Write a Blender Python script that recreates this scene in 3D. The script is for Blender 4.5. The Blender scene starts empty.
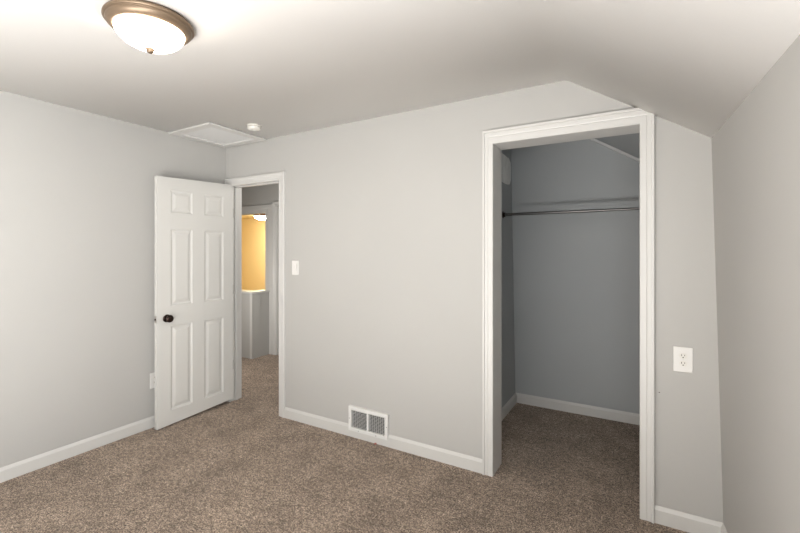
import bpy, bmesh, math, random
from mathutils import Vector, Matrix
random.seed(4)
S = bpy.context.scene
C = S.collection
PI = math.pi
R = math.radians

# ------------------------------------------------------------------ camera
cam_d = bpy.data.cameras.new('camera')
cam_d.sensor_width = 36.0
cam_d.lens = 410.0 / 800.0 * 36.0
cam_d.shift_y = -15.5 / 800.0
cam_d.clip_start = 0.02
cam = bpy.data.objects.new('camera', cam_d)
cam.location = (0, 0, 1.429)
cam.rotation_euler = (R(90), 0, R(30.24))
C.objects.link(cam)
S.camera = cam

# ------------------------------------------------------------------ world and light
w = bpy.data.worlds.new('world')
S.world = w
w.use_nodes = True
bg = w.node_tree.nodes['Background']
bg.inputs[0].default_value = (0.80, 0.90, 1.0, 1)
bg.inputs[1].default_value = 1.5


def area(name, loc, rot, sx, sy, power, col):
    d = bpy.data.lights.new(name, 'AREA')
    d.shape = 'RECTANGLE'
    d.size, d.size_y = sx, sy
    d.energy = power
    d.color = col
    o = bpy.data.objects.new(name, d)
    o.location = loc
    o.rotation_euler = rot
    C.objects.link(o)
    return o


WIN = (-1.45, -0.20, 0.80, 1.80)      # window in the right wall, behind the camera: y0, y1, z0, z1
area('window_daylight', (0.44, (WIN[0] + WIN[1]) / 2, (WIN[2] + WIN[3]) / 2), (R(107), 0, R(90)),
     WIN[1] - WIN[0] - .1, WIN[3] - WIN[2] - .1, 62, (0.86, 0.94, 1.0))
# unseen upward fill added behind the camera to brighten the ceiling
area('ceiling_fill', (-.95, -.85, 0.12), (R(174), 0, 0), 2.4, 1.0, 150, (0.99, 0.973, 0.95))


def point(name, loc, power, col, rad):
    d = bpy.data.lights.new(name, 'POINT')
    d.energy = power
    d.color = col
    d.shadow_soft_size = rad
    o = bpy.data.objects.new(name, d)
    o.location = loc
    C.objects.link(o)
    return o


S.view_settings.view_transform = 'Standard'
S.view_settings.look = 'None'
S.view_settings.gamma = 1.0
S.view_settings.use_curve_mapping = False
point('hall_fill', (-2.9, 3.35, 2.15), 12, (1.0, .95, .88), .12)  # unseen fill light added to brighten the hall
point('half_wall_fill', (-4.1, 2.9, 1.0), 17, (1.0, .97, .93), .10)  # added fill, out of view, lifts the faces of the half wall
S.view_settings.exposure = 0.36
S.cycles.use_denoising = True
S.cycles.max_bounces = 14
S.cycles.diffuse_bounces = 10


# ------------------------------------------------------------------ materials
def mat(name, col, rough=0.6, metal=0.0, emit=None, bump=None, var=None, spec=None):
    m = bpy.data.materials.new(name)
    m.use_nodes = True
    nt = m.node_tree
    b = nt.nodes['Principled BSDF']
    b.inputs['Base Color'].default_value = (*col, 1)
    b.inputs['Roughness'].default_value = rough
    b.inputs['Metallic'].default_value = metal
    if spec is not None:
        b.inputs['Specular IOR Level'].default_value = spec
    if emit:
        b.inputs['Emission Color'].default_value = (*emit[0], 1)
        b.inputs['Emission Strength'].default_value = emit[1]
    tc = nt.nodes.new('ShaderNodeTexCoord')
    if var:
        n = nt.nodes.new('ShaderNodeTexNoise')
        n.inputs['Scale'].default_value = var[0]
        n.inputs['Detail'].default_value = 3
        nt.links.new(tc.outputs['Object'], n.inputs['Vector'])
        r = nt.nodes.new('ShaderNodeValToRGB')
        r.color_ramp.elements[0].position = .3
        r.color_ramp.elements[1].position = .7
        k = var[1]
        r.color_ramp.elements[0].color = (col[0] * (1 - k), col[1] * (1 - k), col[2] * (1 - k), 1)
        r.color_ramp.elements[1].color = (min(1, col[0] * (1 + k)), min(1, col[1] * (1 + k)), min(1, col[2] * (1 + k)), 1)
        nt.links.new(n.outputs['Fac'], r.inputs[0])
        nt.links.new(r.outputs[0], b.inputs['Base Color'])
    if bump:
        n = nt.nodes.new('ShaderNodeTexNoise')
        n.inputs['Scale'].default_value = bump[0]
        n.inputs['Detail'].default_value = 4
        nt.links.new(tc.outputs['Object'], n.inputs['Vector'])
        bp = nt.nodes.new('ShaderNodeBump')
        bp.inputs['Strength'].default_value = bump[1]
        bp.inputs['Distance'].default_value = bump[2]
        nt.links.new(n.outputs['Fac'], bp.inputs['Height'])
        nt.links.new(bp.outputs[0], b.inputs['Normal'])
    return m


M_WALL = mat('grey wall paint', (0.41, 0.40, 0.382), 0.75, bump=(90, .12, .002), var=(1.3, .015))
M_CLOSET = mat('wall paint in closet shade', (0.355, 0.368, 0.372), 0.75, bump=(90, .12, .002), var=(1.3, .02))  # room's wall grey made darker and bluer, painting in the closet's shade
M_CEIL = mat('ceiling paint', (0.93, 0.92, 0.905), 0.85, bump=(60, .1, .002))
M_TRIM = mat('white trim paint', (0.545, 0.535, 0.515), 0.38, bump=(25, .05, .002))
M_DOOR = mat('white door paint', (0.58, 0.57, 0.545), 0.42, bump=(120, .04, .001))
M_PLAST = mat('white plastic', (0.66, 0.645, 0.62), 0.32)
M_PLAST2 = mat('ivory white plastic', (0.64, 0.62, 0.575), 0.35)
M_BLACK = mat('dark slot', (0.02, 0.018, 0.016), 0.6)
M_BRONZE = mat('dark bronze', (0.035, 0.022, 0.018), 0.28, 0.85, var=(60, .3))
M_BRASS = mat('aged bronze lamp pan', (0.19, 0.135, 0.09), 0.42, 0.6, var=(8, .12))
M_NICK = mat('nickel', (0.55, 0.52, 0.48), 0.3, 0.9)
M_HINGE = mat('painted hinge', (0.45, 0.44, 0.42), 0.4)
M_ROD = mat('dark steel closet rod', (0.16, 0.155, 0.15), 0.35, 0.8)
M_VENT = mat('white enamelled vent', (0.64, 0.635, 0.62), 0.4)
M_DUCT = mat('vent backing', (0.05, 0.05, 0.05), 0.8)
M_HATCH = mat('hatch panel paint', (0.64, 0.64, 0.635), 0.8)
M_PATCH = mat('wall primer', (0.80, 0.80, 0.77), 0.8, var=(9, .12))
M_COVE = mat('closet cove paint', (0.50, 0.50, 0.49), 0.8)
M_WARM = mat('cream stair wall paint', (0.74, 0.63, 0.41), 0.8)
M_RED = mat('red scrap', (0.34, 0.12, 0.10), 0.7)
M_GLOW = mat('lit frosted glass', (0.9, 0.88, 0.84), 0.4, emit=((1.0, 0.87, 0.72), 22.0))
M_GLOW2 = mat('lit frosted glass warm', (0.9, 0.85, 0.75), 0.4, emit=((1.0, 0.86, 0.56), 240.0))


def glass_mat():
    m = bpy.data.materials.new('window glass')
    m.use_nodes = True
    b = m.node_tree.nodes['Principled BSDF']
    b.inputs['Base Color'].default_value = (1, 1, 1, 1)
    b.inputs['Roughness'].default_value = 0.0
    b.inputs['Transmission Weight'].default_value = 1.0
    b.inputs['IOR'].default_value = 1.45
    return m


M_GLASS = glass_mat()


def carpet_mat():
    m = bpy.data.materials.new('brown frieze carpet')
    m.use_nodes = True
    nt = m.node_tree
    L = nt.links
    b = nt.nodes['Principled BSDF']
    b.inputs['Roughness'].default_value = 0.95
    b.inputs['Specular IOR Level'].default_value = 0.1
    b.inputs['Sheen Weight'].default_value = 0.15
    tc = nt.nodes.new('ShaderNodeTexCoord')

    def noise(sc, det, rough=.6):
        n = nt.nodes.new('ShaderNodeTexNoise')
        n.inputs['Scale'].default_value = sc
        n.inputs['Detail'].default_value = det
        n.inputs['Roughness'].default_value = rough
        L.new(tc.outputs['Object'], n.inputs['Vector'])
        return n
    n1 = noise(125, 5, .9)
    n2 = noise(4.5, 6, .7)
    n3 = noise(38, 5, .75)
    r1 = nt.nodes.new('ShaderNodeValToRGB')
    e = r1.color_ramp.elements
    e[0].position = .435
    e[0].color = (0.045, 0.029, 0.021, 1)
    e[1].position = .585
    e[1].color = (0.66, 0.53, 0.42, 1)
    k = r1.color_ramp.elements.new(.50)
    k.color = (0.285, 0.212, 0.158, 1)
    L.new(n1.outputs['Fac'], r1.inputs[0])
    r2 = nt.nodes.new('ShaderNodeValToRGB')
    r2.color_ramp.elements[0].position = .35
    r2.color_ramp.elements[0].color = (.70, .69, .68, 1)
    r2.color_ramp.elements[1].position = .65
    r2.color_ramp.elements[1].color = (1.16, 1.16, 1.16, 1)
    L.new(n2.outputs['Fac'], r2.inputs[0])
    r3 = nt.nodes.new('ShaderNodeValToRGB')
    r3.color_ramp.elements[0].position = .38
    r3.color_ramp.elements[0].color = (.55, .54, .53, 1)
    r3.color_ramp.elements[1].position = .62
    r3.color_ramp.elements[1].color = (1.35, 1.35, 1.35, 1)
    L.new(n3.outputs['Fac'], r3.inputs[0])

    def mul(a, c):
        x = nt.nodes.new('ShaderNodeMix')
        x.data_type = 'RGBA'
        x.blend_type = 'MULTIPLY'
        x.inputs['Factor'].default_value = 1
        L.new(a, x.inputs['A'])
        L.new(c, x.inputs['B'])
        return x.outputs['Result']
    o = mul(mul(r1.outputs[0], r2.outputs[0]), r3.outputs[0])
    L.new(o, b.inputs['Base Color'])
    bp = nt.nodes.new('ShaderNodeBump')
    bp.inputs['Strength'].default_value = .8
    bp.inputs['Distance'].default_value = .008
    L.new(n1.outputs['Fac'], bp.inputs['Height'])
    bp2 = nt.nodes.new('ShaderNodeBump')
    bp2.inputs['Strength'].default_value = .5
    bp2.inputs['Distance'].default_value = .02
    L.new(n3.outputs['Fac'], bp2.inputs['Height'])
    L.new(bp.outputs[0], bp2.inputs['Normal'])
    L.new(bp2.outputs[0], b.inputs['Normal'])
    return m


M_CARPET = carpet_mat()


# ------------------------------------------------------------------ helpers
def obj(name, bm, m, parent=None, loc=(0, 0, 0), rot=(0, 0, 0), smooth=False, bevel=0):
    bmesh.ops.recalc_face_normals(bm, faces=bm.faces)
    if smooth:
        for f in bm.faces:
            f.smooth = True
    me = bpy.data.meshes.new(name)
    bm.to_mesh(me)
    bm.free()
    for mm in (m if isinstance(m, (list, tuple)) else [m]):
        me.materials.append(mm)
    o = bpy.data.objects.new(name, me)
    o.location = loc
    o.rotation_euler = rot
    C.objects.link(o)
    if parent:
        o.parent = parent
    if bevel:
        md = o.modifiers.new('bevel', 'BEVEL')
        md.width = bevel
        md.segments = 2
        md.limit_method = 'ANGLE'
        md.angle_limit = R(40)
    return o


def struct(name, bm, m, **k):
    o = obj(name, bm, m, **k)
    o['kind'] = 'structure'
    return o


def thing(name, label, cat, loc=(0, 0, 0), rot=(0, 0, 0), group=None):
    o = bpy.data.objects.new(name, None)
    o.empty_display_size = .05
    o.location = loc
    o.rotation_euler = rot
    C.objects.link(o)
    tag(o, label, cat, group)
    return o


def tag(o, label, cat, group=None):
    o['label'] = label
    o['category'] = cat
    if group:
        o['group'] = group
    return o


def box(bm, x0, x1, y0, y1, z0, z1, mi=0):
    v = [bm.verts.new((x, y, z)) for x in (x0, x1) for y in (y0, y1) for z in (z0, z1)]
    for q in ((0, 1, 3, 2), (4, 6, 7, 5), (0, 4, 5, 1), (2, 3, 7, 6), (0, 2, 6, 4), (1, 5, 7, 3)):
        f = bm.faces.new([v[i] for i in q])
        f.material_index = mi


def bx(*a):
    bm = bmesh.new()
    box(bm, *a)
    return bm


def hull8(bm, low, high):
    """prism between two matching loops of 3-D points"""
    a = [bm.verts.new(p) for p in low]
    b = [bm.verts.new(p) for p in high]
    n = len(a)
    bm.faces.new(a)
    bm.faces.new(b[::-1])
    for i in range(n):
        bm.faces.new((a[i], a[(i + 1) % n], b[(i + 1) % n], b[i]))


def prism_y(bm, pts, y0, y1):
    hull8(bm, [(x, y0, z) for x, z in pts], [(x, y1, z) for x, z in pts])


def lathe(bm, prof, n=48, mi=0):
    """revolve (r, z) profile around z"""
    rings = []
    for r, z in prof:
        if r < 1e-6:
            rings.append([bm.verts.new((0, 0, z))])
        else:
            rings.append([bm.verts.new((r * math.cos(2 * PI * i / n), r * math.sin(2 * PI * i / n), z)) for i in range(n)])
    for a, b in zip(rings, rings[1:]):
        for i in range(n):
            j = (i + 1) % n
            if len(a) == 1 and len(b) == 1:
                continue
            if len(a) == 1:
                f = bm.faces.new((a[0], b[j], b[i]))
            elif len(b) == 1:
                f = bm.faces.new((a[i], a[j], b[0]))
            else:
                f = bm.faces.new((a[i], a[j], b[j], b[i]))
            f.material_index = mi


def sweep_casing(bm, path, prof, y, hz=1.0):
    """mitred U-shaped casing; path = inner edge in (x, z), prof = (offset outward, proud), face towards -y"""
    n = len(path)
    rings = []
    for i, (px, pz) in enumerate(path):
        def nrm(a, b):
            dx, dz = b[0] - a[0], b[1] - a[1]
            l = math.hypot(dx, dz)
            return (-dz / l, dx / l)
        if i == 0:
            off = nrm(path[0], path[1])
        elif i == n - 1:
            off = nrm(path[-2], path[-1])
        else:
            a, b = nrm(path[i - 1], path[i]), nrm(path[i], path[i + 1])
            off = (a[0] + b[0], a[1] + b[1])
        rings.append([bm.verts.new((px + off[0] * w_, y - d_, pz + off[1] * w_ * (hz if pz > 1 else 1))) for w_, d_ in prof])
    m = len(prof)
    for a, b in zip(rings, rings[1:]):
        for k in range(m):
            bm.faces.new((a[k], a[(k + 1) % m], b[(k + 1) % m], b[k]))
    bm.faces.new(rings[0])
    bm.faces.new(rings[-1][::-1])


# ------------------------------------------------------------------ dimensions
XL = -3.413          # left wall face
YB = 2.55            # back wall face
YF = -1.70           # wall behind the camera
H = 2.424
T = 0.12
YB2 = YB + T
SK = 0.045           # the roof side runs slightly out of square
CR0, EV0, ZE = -0.367, 0.312, 1.993
BT0 = 0.362          # foot of the leaning right wall at the back


def sk(x, y):
    return x + SK * (YB - y)


def slope_z(x, y=YB):
    return H - (x - sk(CR0, y)) * (H - ZE) / (EV0 - CR0)


# ------------------------------------------------------------------ setting: floor, ceilings
struct('floor', bx(-8.8, 1.0, YF - .1, 6.6, -.08, 0), M_CARPET)


def ceiling_profile(y, x_left, tl=.10, n=8):
    """underside from the left to the eave with a soft crease, then back over the top"""
    cx, ex = sk(CR0, y), sk(EV0, y)
    dx, dz = ex - cx, ZE - H
    l = math.hypot(dx, dz)
    ux, uz = dx / l, dz / l
    pts = [(x_left, H)]
    for i in range(n + 1):
        t = i / n
        p0, p1, p2 = (cx - tl, H), (cx, H), (cx + ux * tl, H + uz * tl)
        pts.append(tuple((1 - t) ** 2 * p0[k] + 2 * t * (1 - t) * p1[k] + t * t * p2[k] for k in (0, 1)))
    pts += [(ex, ZE), (ex + ux * .2, ZE + uz * .2), (ex + ux * .2 + .06, ZE + uz * .2 + .09), (cx + .05, H + .1), (x_left, H + .1)]
    return pts


bm = bmesh.new()
a, b = ceiling_profile(YF, XL, .16), ceiling_profile(YB, XL, .03)
hull8(bm, [(x, YF, z) for x, z in a], [(x, YB, z) for x, z in b])
o = struct('ceiling', bm, M_CEIL)
for p in o.data.polygons:
    if abs(p.normal.y) < .5 and p.normal.z < -.3:
        p.use_smooth = True
bm = bmesh.new()
p0 = ceiling_profile(YB, XL, .03)
cl = [(-1.13, H)] + p0[1:-1] + [(-1.13, H + .1)]
hull8(bm, [(x, YB2, z) for x, z in cl], [(x, 4.04, z) for x, z in cl])
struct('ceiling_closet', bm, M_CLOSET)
struct('ceiling_hall', bx(-5.4, -1.13, YB2, 4.12, H, H + .1), M_WALL)
struct('ceiling_stair', bx(-8.8, -4.3, 4.12, 6.6, 2.166, 2.26), M_WARM)

# ------------------------------------------------------------------ setting: walls
struct('wall_left', bx(XL - .10, XL, YF, YB, 0, H + .1), M_WALL)

DJ0, DJ1, DZ = -3.345, -2.698, 2.046      # bedroom door opening
KJ0, KJ1, KZ = -0.798, 0.003, 2.107       # closet opening
JB = .018                                 # jamb board thickness
bm = bmesh.new()
prism_y(bm, [(-5.4, 0), (DJ0 - JB, 0), (DJ0 - JB, H + .1), (-5.4, H + .1)], YB, YB2)
prism_y(bm, [(DJ0 - JB, DZ + JB), (DJ1 + JB, DZ + JB), (DJ1 + JB, H + .1), (DJ0 - JB, H + .1)], YB, YB2)
prism_y(bm, [(DJ1 + JB, 0), (KJ0 - JB, 0), (KJ0 - JB, H + .1), (DJ1 + JB, H + .1)], YB, YB2)
prism_y(bm, [(KJ0 - JB, KZ + JB), (KJ1 + JB, KZ + JB), (KJ1 + JB, slope_z(KJ1 + JB) + .04), (CR0, H + .04), (CR0, H + .1), (KJ0 - JB, H + .1)], YB, YB2)
prism_y(bm, [(KJ1 + JB, 0), (BT0 + .02, 0), (EV0 + .02, ZE + .02), (KJ1 + JB, slope_z(KJ1 + JB) + .04)], YB, YB2)
struct('wall_back', bm, M_WALL)



def xin(y, z):
    return sk(BT0, y) + (EV0 - BT0) * z / ZE


def wall_piece(bm, ya, yb, za, zb, o0=0.0, o1=.10):
    q = [(ya, za), (yb, za), (yb, zb), (ya, zb)]
    hull8(bm, [(xin(y, z) + o0, y, z) for y, z in q], [(xin(y, z) + o1, y, z) for y, z in q])


y0, y1, z0, z1 = WIN
bm = bmesh.new()
wall_piece(bm, YF, y0, 0, ZE + .02)
wall_piece(bm, y1, YB2, 0, ZE + .02)
wall_piece(bm, y0, y1, 0, z0)
wall_piece(bm, y0, y1, z1, ZE + .02)
struct('wall_right', bm, M_WALL)
bm = bmesh.new()
ym = (y0 + y1) / 2
for q in ((y0, y1, z0, z0 + .05), (y0, y1, z1 - .05, z1), (y0, y0 + .05, z0 + .05, z1 - .05), (y1 - .05, y1, z0 + .05, z1 - .05), (ym - .03, ym + .03, z0 + .05, z1 - .05)):
    wall_piece(bm, *q, .035, .085)
wn = struct('window_1', bm, M_TRIM)
for ya, yb in ((y0 + .05, ym - .03), (ym + .03, y1 - .05)):
    bm = bmesh.new()
    wall_piece(bm, ya, yb, z0 + .05, z1 - .05, .057, .063)
    obj('window_pane', bm, M_GLASS, wn)
bm = bmesh.new()
for q in ((y0 - .07, y1 + .07, z0 - .07, z0), (y0 - .07, y1 + .07, z1, z1 + .07), (y0 - .07, y0, z0, z1), (y1, y1 + .07, z0, z1)):
    wall_piece(bm, *q, -.016, 0)
struct('trim_12', bm, M_TRIM)

bm = bmesh.new()
xr = sk(BT0, YF) + .1
prism_y(bm, [(XL - .1, 0), (xr, 0), (xr, ZE - .05), (sk(CR0, YF), H + .06), (sk(CR0, YF), H + .1), (XL - .1, H + .1)], YF - .12, YF)
struct('wall_front', bm, M_WALL)

# closet
KB, KL, KR = 3.905, -1.01, 0.42
KLT = KL - .043                       # the closet's left wall leans outward
bm = bmesh.new()
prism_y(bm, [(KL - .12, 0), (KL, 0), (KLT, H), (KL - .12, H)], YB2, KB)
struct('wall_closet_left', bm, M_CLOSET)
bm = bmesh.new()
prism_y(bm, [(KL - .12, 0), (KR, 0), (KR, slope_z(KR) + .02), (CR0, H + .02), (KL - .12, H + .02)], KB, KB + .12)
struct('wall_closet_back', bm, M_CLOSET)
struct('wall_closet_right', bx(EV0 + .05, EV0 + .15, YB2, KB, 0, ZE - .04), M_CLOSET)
# paint on the closet side of the shared wall
# thin cove along the slope and the closet back wall
bm = bmesh.new()
xa, xb = CR0 + .005, EV0
hull8(bm, [(xa, KB, slope_z(xa) - .004), (xa, KB - .016, slope_z(xa) - .004), (xa, KB - .016, slope_z(xa) - .026), (xa, KB, slope_z(xa) - .030)],
      [(xb, KB, slope_z(xb) - .004), (xb, KB - .016, slope_z(xb) - .004), (xb, KB - .016, slope_z(xb) - .026), (xb, KB, slope_z(xb) - .030)])
struct('trim_1', bm, M_COVE)

# hall behind the bedroom door
HY = 4.02
OX0, OX1, OZ = -5.2, -4.518, 1.962          # opening to the stairs
EX0, EX1, EZ = -4.300, -3.50, 2.04          # neighbouring door
bm = bmesh.new()
box(bm, -5.4, OX0, HY, HY + .10, 0, H)
box(bm, OX0, OX1, HY, HY + .10, OZ, H)
box(bm, OX1, EX0 - .018, HY, HY + .10, 0, H)
box(bm, EX0 - .018, EX1 + .018, HY, HY + .10, EZ + .018, H)
box(bm, EX1 + .018, KL - .12, HY, HY + .10, 0, H)
struct('wall_hall_back', bm, M_WALL)
struct('wall_hall_left', bx(-5.4, -5.3, YB2, HY, 0, H), M_WALL)
# half wall guarding the stairs, with its cap
bm = bmesh.new()
box(bm, -5.3, -4.42, 3.70, 3.835, 0, .862)
box(bm, -4.56, -4.432, 3.835, HY, 0, .862)
struct('wall_half', bm, M_WALL)
bm = bmesh.new()
box(bm, -5.3, -4.402, 3.68, 3.855, .862, .887)
box(bm, -4.58, -4.412, 3.855, HY, .862, .887)
struct('trim_2', bm, M_TRIM, bevel=.004)
struct('trim_3', bx(-4.462, -4.416, 3.696, 3.70, 0, .862), M_TRIM)
# stair room
SY = 6.40
bm = bmesh.new()
box(bm, -8.7, -4.3, SY, SY + .1, 0, 2.2)
struct('wall_stair_back', bm, M_WARM)
struct('wall_stair_left', bx(-8.8, -8.7, 4.12, SY, 0, 2.2), M_WARM)
struct('wall_stair_right', bx(-4.40, -4.30, 4.12, SY, 0, 2.2), M_WARM)
struct('wall_stair_front', bx(-8.7, -5.4, 4.02, 4.12, 0, 2.2), M_WARM)

# ------------------------------------------------------------------ setting: casings, jambs, baseboards
PROF = [(0, 0), (0, .009), (.004, .012), (.012, .013), (.018, .011), (.040, .014), (.050, .019), (.060, .020), (.066, .017), (.068, 0)]
bm = bmesh.new()
sweep_casing(bm, [(DJ0 + .004, 0), (DJ0 + .004, DZ - .004), (DJ1 + .000, DZ - .004), (DJ1 + .000, 0)], [(w_ * 1.06, d_) for w_, d_ in PROF], YB)
struct('trim_4', bm, M_TRIM)

PROFK = [(0, 0), (0, .012), (.003, .016), (.030, .016), (.034, .014), (.038, .016), (.054, .016), (.055, .024), (.066, .024), (.067, 0)]
bm = bmesh.new()
sweep_casing(bm, [(KJ0 + .0, 0), (KJ0 + .0, KZ), (KJ1, KZ), (KJ1, 0)], PROFK, YB, hz=1.30)
g = bm.verts[:] + bm.edges[:] + bm.faces[:]
sl = (H - ZE) / (EV0 - CR0)
nrm = Vector((sl, 0, 1)).normalized()
r = bmesh.ops.bisect_plane(bm, geom=g, plane_co=(EV0, YB, ZE - .001), plane_no=nrm, clear_outer=True)
bmesh.ops.holes_fill(bm, edges=[e for e in bm.edges if e.is_boundary])
struct('trim_5', bm, M_TRIM)


def jamb(name, a, b, z, y0, y1, stop=None):
    bm = bmesh.new()
    box(bm, a - JB, a, y0, y1, 0, z)
    box(bm, b, b + JB, y0, y1, 0, z)
    box(bm, a - JB, b + JB, y0, y1, z, z + JB)
    if stop:
        s0, s1 = stop
        box(bm, a, a + .011, s0, s1, 0, z - .011)
        box(bm, b - .011, b, s0, s1, 0, z - .011)
        box(bm, a, b, s0, s1, z - .011, z)
    return struct(name, bm, M_TRIM, bevel=.0015)


jamb('trim_6', DJ0, DJ1, DZ, YB, YB2 + .005, (2.595, 2.63))
jamb('trim_7', KJ0, KJ1, KZ, YB, YB + .176)
# closet jamb extension is cased to the wall on the closet side
bm = bmesh.new()
box(bm, KJ0 - .09, KJ0 - JB, YB2, YB + .176, 0, KZ + .09)
box(bm, KJ1 + JB, KJ1 + .08, YB2, YB + .176, 0, KZ + JB)
struct('trim_8', bm, M_TRIM)
# hall trims
PH = [(0, 0), (0, .012), (.045, .016), (.075, .020), (.128, .020), (.130, 0)]
bm = bmesh.new()
sweep_casing(bm, [(OX0, 0), (OX0, OZ), (OX1, OZ), (OX1, 0)], [(w_ * 1.12, d_) for w_, d_ in PH], HY, hz=.78)
struct('trim_9', bm, M_TRIM)
bm = bmesh.new()
sweep_casing(bm, [(EX0, 0), (EX0, EZ), (EX1, EZ), (EX1, 0)], [(w_, d_ * 1.4) for w_, d_ in PROF], HY)
struct('trim_10', bm, M_TRIM)
jamb('trim_11', EX0, EX1, EZ, HY, HY + .10)


def baseboard(name, p, q, h=.088, t=.014, mtl=None):
    """p -> q along the wall foot; thickness grows to the left of the direction p -> q"""
    p, q = Vector((*p, 0)), Vector((*q, 0))
    d = (q - p).normalized()
    n = Vector((-d.y, d.x, 0))
    pr = [(0, 0), (t, 0), (t, h * .80), (t * .55, h * .93), (t * .30, h), (0, h)]
    bm = bmesh.new()
    hull8(bm, [p + n * a + Vector((0, 0, b)) for a, b in pr], [q + n * a + Vector((0, 0, b)) for a, b in pr])
    return struct(name, bm, mtl or M_TRIM)


baseboard('baseboard_left', (XL, YB), (XL, YF)).data
VX0, VX1 = -1.940, -1.584
bm = bmesh.new()


def bb_piece(bm, xa, xb, h, full=True):
    t = .014
    pr = [(0, 0), (t, 0), (t, h * .80), (t * .55, h * .93), (t * .30, h), (0, h)] if full else [(0, 0), (t, 0), (t, h), (0, h)]
    hull8(bm, [(xa, YB - a, b) for a, b in pr], [(xb, YB - a, b) for a, b in pr])


bb_piece(bm, DJ1 + .072, VX0, .088)
bb_piece(bm, VX0, VX1, .050, False)
bb_piece(bm, VX1, KJ0 - .067, .088)
bb_piece(bm, KJ1 + .067, BT0, .088)
struct('baseboard_back', bm, M_TRIM)
baseboard('baseboard_right', (sk(BT0, YF), YF), (sk(BT0, YB), YB))
baseboard('baseboard_front', (XL, YF), (sk(BT0, YF), YF))
baseboard('baseboard_closet_left', (KL, KB), (KL, YB + .176))
baseboard('baseboard_closet_back', (EV0, KB), (KL, KB))
baseboard('baseboard_hall', (EX0 - .07, HY), (-4.412, HY), h=.09)

# ------------------------------------------------------------------ six panel door, open against the left wall
LW, LH, LT = .713, 2.017, .035


def leaf_mesh():
    """local: x thickness (-LT..0, seen face at x=0), y from 0 (hinge) to -LW (free edge), z up"""
    bm = bmesh.new()
    ys = [0, .112, .300, .414, .602, LW]
    zs = [0, .105, .795, .960, 1.585, 1.722, 1.905, LH]
    for side in (0, 1):
        X = 0.0 if side == 0 else -LT
        sg = -1 if side == 0 else 1
        for i in range(5):
            for j in range(7):
                a, b, c, d = ys[i], ys[i + 1], zs[j], zs[j + 1]
                if i in (1, 3) and j in (1, 3, 5):
                    rings = []
                    for ins, dep in ((0, 0), (.004, .004), (.012, .0075), (.020, .0075), (.040, .0015), (.046, .001)):
                        rings.append([bm.verts.new((X + sg * dep, -y, z)) for y, z in
                                      ((a + ins, c + ins), (b - ins, c + ins), (b - ins, d - ins), (a + ins, d - ins))])
                    for p, q in zip(rings, rings[1:]):
                        for k in range(4):
                            bm.faces.new((p[k], p[(k + 1) % 4], q[(k + 1) % 4], q[k]))
                    bm.faces.new(rings[-1])
                else:
                    bm.faces.new([bm.verts.new((X, -y, z)) for y, z in ((a, c), (b, c), (b, d), (a, d))])
    for (ya, za), (yb, zb) in (((0, 0), (LW, 0)), ((LW, 0), (LW, LH)), ((LW, LH), (0, LH)), ((0, LH), (0, 0))):
        bm.faces.new([bm.verts.new(p) for p in ((0, -ya, za), (0, -yb, zb), (-LT, -yb, zb), (-LT, -ya, za))])
    bmesh.ops.remove_doubles(bm, verts=bm.verts, dist=1e-5)
    for v in bm.verts:                       # top and bottom trimmed out of square
        k = (LW + v.co.y) / LW - .5
        if v.co.z < 1e-4:
            v.co.z += .034 * k
        elif v.co.z > LH - 1e-4:
            v.co.z += .024 * k
    return bm


door = struct('door_1', leaf_mesh(), M_DOOR, loc=(-3.310, 2.556, .022))
door['label'] = 'white six panel bedroom door standing open against the left wall'


def knob_bm(s):
    bm = bmesh.new()
    lathe(bm, [(0, 0), (.012, 0), (.011, .010), (.013, .016), (.022, .021), (.027, .030), (.027, .038), (.021, .046), (.010, .049), (0, .0495)], 32)
    for v in bm.verts:
        v.co.x *= 1.12
        v.co.y *= 1.12
    bmesh.ops.rotate(bm, verts=bm.verts, matrix=Matrix.Rotation(s * PI / 2, 3, 'Y'))
    return bm


def rose_bm(s):
    bm = bmesh.new()
    lathe(bm, [(0, 0), (.032, 0), (.032, .003), (.028, .007), (.015, .009), (0, .009)], 32)
    bmesh.ops.rotate(bm, verts=bm.verts, matrix=Matrix.Rotation(s * PI / 2, 3, 'Y'))
    return bm


KY, KZZ = -(LW - .078), .860
rs = obj('knob_rose', rose_bm(1), M_BRONZE, door, (0, KY, KZZ), smooth=True)
obj('door_knob', knob_bm(1), M_BRONZE, rs, (.008, 0, 0), smooth=True)
rs = obj('knob_rose', rose_bm(-1), M_BRONZE, door, (-LT, KY, KZZ), smooth=True)
obj('door_knob', knob_bm(-1), M_BRONZE, rs, (-.008, 0, 0), smooth=True)
bm = bx(-LT / 2 - .0125, -LT / 2 + .0125, -LW - .0012, -LW + .0005, KZZ - .028, KZZ + .028)
lp = obj('latch_plate', bm, M_NICK, door)
obj('latch_bolt', bx(-LT / 2 - .006, -LT / 2 + .006, -LW - .009, -LW - .001, KZZ - .007, KZZ + .007), M_BRONZE, lp, bevel=.002)
for hz in (1.765, 1.045, .335):
    bm = bmesh.new()
    box(bm, -.003, .0012, -.010, .001, hz - .044, hz + .044)
    h = obj('hinge', bm, M_HINGE, door)
    bm = bmesh.new()
    lathe(bm, [(0, -.046), (.003, -.046), (.0055, -.044), (.0055, .044), (.003, .047), (0, .047)], 16)
    obj('hinge_pin', bm, M_TRIM, h, (-LT - .004, .004, hz), smooth=True)

# closed neighbouring door seen across the hall
bm = bx(EX0 + .003, EX1 - .003, HY + .03, HY + .065, .01, EZ - .003)
d2 = struct('door_2', bm, M_DOOR)

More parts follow.
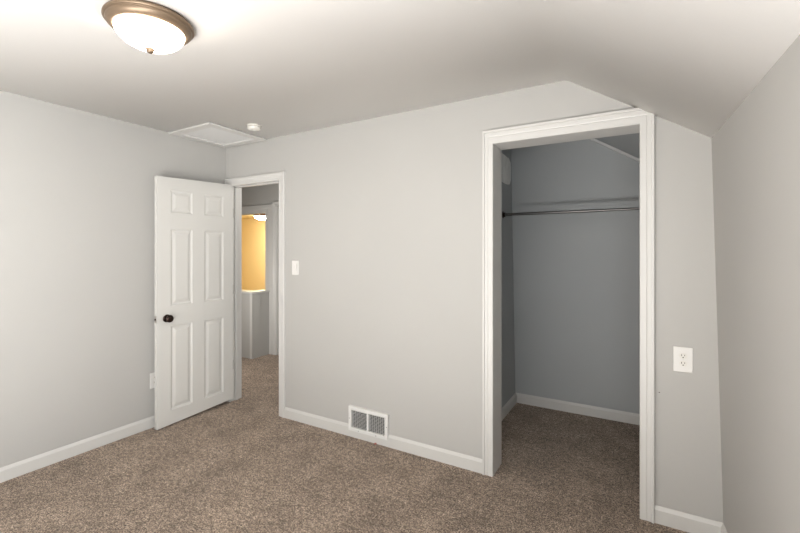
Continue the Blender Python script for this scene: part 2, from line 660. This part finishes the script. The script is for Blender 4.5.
# ------------------------------------------------------------------ ceiling light
def dome_light(name, label, loc, s, pan, glow, group=None):
    t = thing(name, label, 'ceiling light', loc, group=group)
    bm = bmesh.new()
    lathe(bm, [(0, 0), (.162, 0), (.166, -.006), (.172, -.012), (.173, -.019), (.168, -.022), (.1635, -.0225), (.1625, -.024), (.164, -.027), (.161, -.035), (.153, -.043), (.143, -.049), (.135, -.050), (.131, -.044), (0, -.040)], 72)
    for v in bm.verts:
        v.co *= s
    obj('lamp_pan', bm, pan, t, smooth=True)
    bm = bmesh.new()
    pr = [(.134, -.047)]
    for i in range(1, 13):
        a_ = i / 12 * PI / 2
        pr.append((.134 * math.cos(a_) ** 1.15 if i < 12 else 0, -.047 - .077 * math.sin(a_)))
    lathe(bm, pr, 72)
    for v in bm.verts:
        v.co *= s
    obj('lamp_shade', bm, glow, t, smooth=True)
    bm = bmesh.new()
    lathe(bm, [(0, -.120), (.017, -.121), (.019, -.126), (.014, -.131), (.015, -.135), (.009, -.141), (0, -.143)], 24)
    for v in bm.verts:
        v.co *= s
    obj('finial', bm, pan, t, smooth=True)
    return t


dome_light('ceiling_light', 'lit frosted glass dome light with bronze rim on the bedroom ceiling', (-1.825, .987, H), .99, M_BRASS, M_GLOW)
dome_light('ceiling_light', 'small warm lit dome light seen through the doorway above the stairs', (-6.49, 5.66, 2.166), .98, M_BRASS, M_GLOW2)

# ------------------------------------------------------------------ attic hatch
t = thing('attic_hatch', 'white framed square attic hatch in the ceiling corner over the open door', 'hatch', (-3.128, 2.262, H))
a_, wf = .278, .072
bm = bmesh.new()
for k in range(4):
    q = [(-a_, -a_), (a_, -a_), (a_ - wf, -a_ + wf), (-a_ + wf, -a_ + wf)]
    rot = Matrix.Rotation(k * PI / 2, 3, 'Z')
    hull8(bm, [rot @ Vector((x, y, -.001)) for x, y in q], [rot @ Vector((x, y, -.016)) for x, y in q])
obj('hatch_frame', bm, M_TRIM, t, bevel=.003)
i_ = a_ - wf
bm = bx(-i_, i_, -i_, i_, -.004, -.001)
obj('hatch_panel', bm, M_HATCH, t)

# ------------------------------------------------------------------ smoke detector
t = thing('smoke_detector', 'small round off-white smoke detector on the ceiling beside the attic hatch', 'smoke detector', (-2.635, 2.225, H))
bm = bmesh.new()
lathe(bm, [(0, 0), (.056, 0), (.056, -.008), (.052, -.010), (0, -.010)], 40)
obj('mounting_plate', bm, M_PLAST2, t, smooth=True)
bm = bmesh.new()
lathe(bm, [(0, -.010), (.050, -.010), (.050, -.026), (.044, -.034), (.020, -.037), (0, -.037)], 40)
obj('detector_body', bm, M_PLAST2, t, smooth=True)
bm = bmesh.new()
lathe(bm, [(0, 0), (.006, 0), (.005, -.002), (0, -.002)], 16)
obj('test_button', bm, M_PLAST, t, (.0, .0, -.0365))

# ------------------------------------------------------------------ light switch, facing -y on the back wall
def screw(parent, x, z, y=0, m=M_PLAST2, r=.003):
    bm = bmesh.new()
    lathe(bm, [(0, 0), (r, 0), (r * .7, .0012), (0, .0014)], 14)
    bmesh.ops.rotate(bm, verts=bm.verts, matrix=Matrix.Rotation(PI / 2, 3, 'X'))
    return obj('screw', bm, m, parent, (x, y, z))


t = thing('light_switch', 'white rocker light switch on the wall right of the bedroom doorway', 'light switch', (-2.507, YB, 1.288))
obj('cover_plate', bx(-.038, .038, -.006, 0, -.060, .060), M_PLAST, t, bevel=.003)
bm = bmesh.new()
hull8(bm, [(-.0165, -.005, -.033), (.0165, -.005, -.033), (.0165, -.005, .033), (-.0165, -.005, .033)],
      [(-.0165, -.0075, -.033), (.0165, -.0075, -.033), (.0165, -.0125, .033), (-.0165, -.0125, .033)])
obj('rocker', bm, M_PLAST, t)
screw(t, 0, .048, -.006)
screw(t, 0, -.048, -.006)


# ------------------------------------------------------------------ outlets
def outlet(label, loc, rz, wd, hg):
    t = thing('wall_outlet', label, 'outlet', loc, (0, 0, rz))
    obj('cover_plate', bx(-wd / 2, wd / 2, -.006, 0, -hg / 2, hg / 2), M_PLAST, t, bevel=.003)
    for s in (-1, 1):
        zc = s * .0195
        bm = bmesh.new()
        n = 24
        pts = []
        for i in range(n):
            a = 2 * PI * i / n
            pts.append((.0172 * math.cos(a), max(-.0135, min(.0135, .0172 * math.sin(a)))))
        hull8(bm, [(x, -.005, z + zc) for x, z in pts], [(x, -.0085, z + zc) for x, z in pts])
        rc = obj('receptacle', bm, M_PLAST2, t)
        bm = bmesh.new()
        box(bm, -.0078, -.0052, -.0088, -.0080, zc - .001, zc + .0085)
        box(bm, .0052, .0078, -.0088, -.0080, zc + .0002, zc + .0075)
        pts = [(.0030 * math.cos(2 * PI * i / 12), .0030 * math.sin(2 * PI * i / 12)) for i in range(12)]
        hull8(bm, [(x, -.0080, z + zc - .0075) for x, z in pts], [(x, -.0088, z + zc - .0075) for x, z in pts])
        obj('socket_slots', bm, M_BLACK, rc)
    screw(t, 0, 0, -.0062)
    return t


outlet('white wall outlet on the narrow wall right of the closet opening', (.195, YB, .872), 0, .083, .129)
outlet('white wall outlet low on the left wall, half hidden behind the open door', (XL, 1.882, .378), PI / 2, .080, .125)

# ------------------------------------------------------------------ floor vent register on the back wall
t = thing('wall_vent', 'white double louvred air return vent low on the wall above the baseboard', 'vent', ((VX0 + VX1) / 2 + .006, YB, .051))
W2, VH = (VX1 - VX0) / 2, .187
fw = .028
bm = bmesh.new()
box(bm, -W2, W2, -.022, 0, 0, fw)
box(bm, -W2, W2, -.022, 0, VH - fw, VH)
box(bm, -W2, -W2 + fw, -.022, 0, fw, VH - fw)
box(bm, W2 - fw, W2, -.022, 0, fw, VH - fw)
box(bm, -.008, .008, -.022, 0, fw, VH - fw)
obj('vent_frame', bm, M_VENT, t, bevel=.002)
obj('vent_backing', bx(-W2 + fw, W2 - fw, -.003, -.001, fw, VH - fw), M_DUCT, t)
for xa, xb in ((-W2 + fw, -.008), (.008, W2 - fw)):
    bm = bmesh.new()
    n = 13
    hh = VH - 2 * fw
    for i in range(n):
        zc = fw + hh * (i + .5) / n
        q = [(-.0185, zc + .0008), (-.0185, zc - .0008), (-.011, zc - .0022), (-.011, zc - .0010)]
        hull8(bm, [(xa, *k_) for k_ in q], [(xb, *k_) for k_ in q])
    for k in range(1, 8):
        xc = xa + (xb - xa) * k / 8
        box(bm, xc - .0008, xc + .0008, -.0185, -.0175, fw, VH - fw)
    obj('louvre_grille', bm, M_VENT, t)
for x, z in ((-W2 + .010, VH / 2), (W2 - .010, VH / 2), (-W2 * .48, .010), (W2 * .42, .010)):
    screw(t, x, z, -.022, M_BLACK, .0032)

# ------------------------------------------------------------------ closet rod
RX = KL - .043 * 1.75 / H
t = thing('closet_rod', 'thin dark metal hanging rod spanning the closet', 'closet rod', (RX, 3.60, 1.750))
RL = EV0 + .05 - RX
bm = bmesh.new()
lathe(bm, [(0, .004), (.0125, .004), (.0125, .80), (0, .80)], 24)
bmesh.ops.rotate(bm, verts=bm.verts, matrix=Matrix.Rotation(PI / 2, 3, 'Y'))
obj('outer_tube', bm, M_ROD, t, smooth=False)
bm = bmesh.new()
lathe(bm, [(0, .79), (.0105, .79), (.0105, RL - .004), (0, RL - .004)], 24)
bmesh.ops.rotate(bm, verts=bm.verts, matrix=Matrix.Rotation(PI / 2, 3, 'Y'))
obj('inner_tube', bm, M_ROD, t)
for x, s in ((0, 1), (RL, -1)):
    bm = bmesh.new()
    lathe(bm, [(0, 0), (.032, 0), (.032, .004), (.021, .006), (.021, .020), (.014, .020), (.014, .006), (0, .006)], 28)
    bmesh.ops.rotate(bm, verts=bm.verts, matrix=Matrix.Rotation(s * PI / 2, 3, 'Y'))
    obj('rod_socket', bm, M_BRONZE, t, (x, 0, 0))

# ------------------------------------------------------------------ primed patch high on the closet's left wall
bm = bmesh.new()
n = 40
yc, zc, hy, hz = 3.655, 2.165, .215, .130
KLP = KL - .043 * zc / H
lo, hi = [], []
for i in range(n):
    a = 2 * PI * i / n
    cx_, sx_ = math.cos(a), math.sin(a)
    py = math.copysign(abs(cx_) ** .45, cx_) * hy * (1 + random.uniform(-.03, .03))
    pz = math.copysign(abs(sx_) ** .45, sx_) * hz * (1 + random.uniform(-.03, .03))
    lo.append((KLP - .003, yc + py, zc + pz))
    hi.append((KLP + .006, yc + py * .96, zc + pz * .96))
hull8(bm, lo, hi)
o = obj('plaster_patch', bm, M_PATCH)
tag(o, 'pale unpainted patch high on the left wall inside the closet', 'wall patch')

# ------------------------------------------------------------------ small marks
bm = bmesh.new()
hull8(bm, [(-1.69, 2.515, .002), (-1.672, 2.524, .002), (-1.676, 2.534, .002), (-1.690, 2.530, .002)],
      [(-1.685, 2.517, .012), (-1.676, 2.524, .014), (-1.678, 2.530, .010), (-1.687, 2.527, .012)])
tag(obj('paper_scrap', bm, M_RED), 'tiny reddish scrap on the carpet against the baseboard below the vent', 'scrap')
bm = bmesh.new()
lathe(bm, [(0, 0), (.0028, 0), (.0028, .002), (0, .003)], 10)
bmesh.ops.rotate(bm, verts=bm.verts, matrix=Matrix.Rotation(PI / 2, 3, 'X'))
o = obj('nail_head', bm, M_BRONZE, None, (.092, YB, .686))
tag(o, 'tiny dark nail head in the wall just right of the closet casing', 'nail')
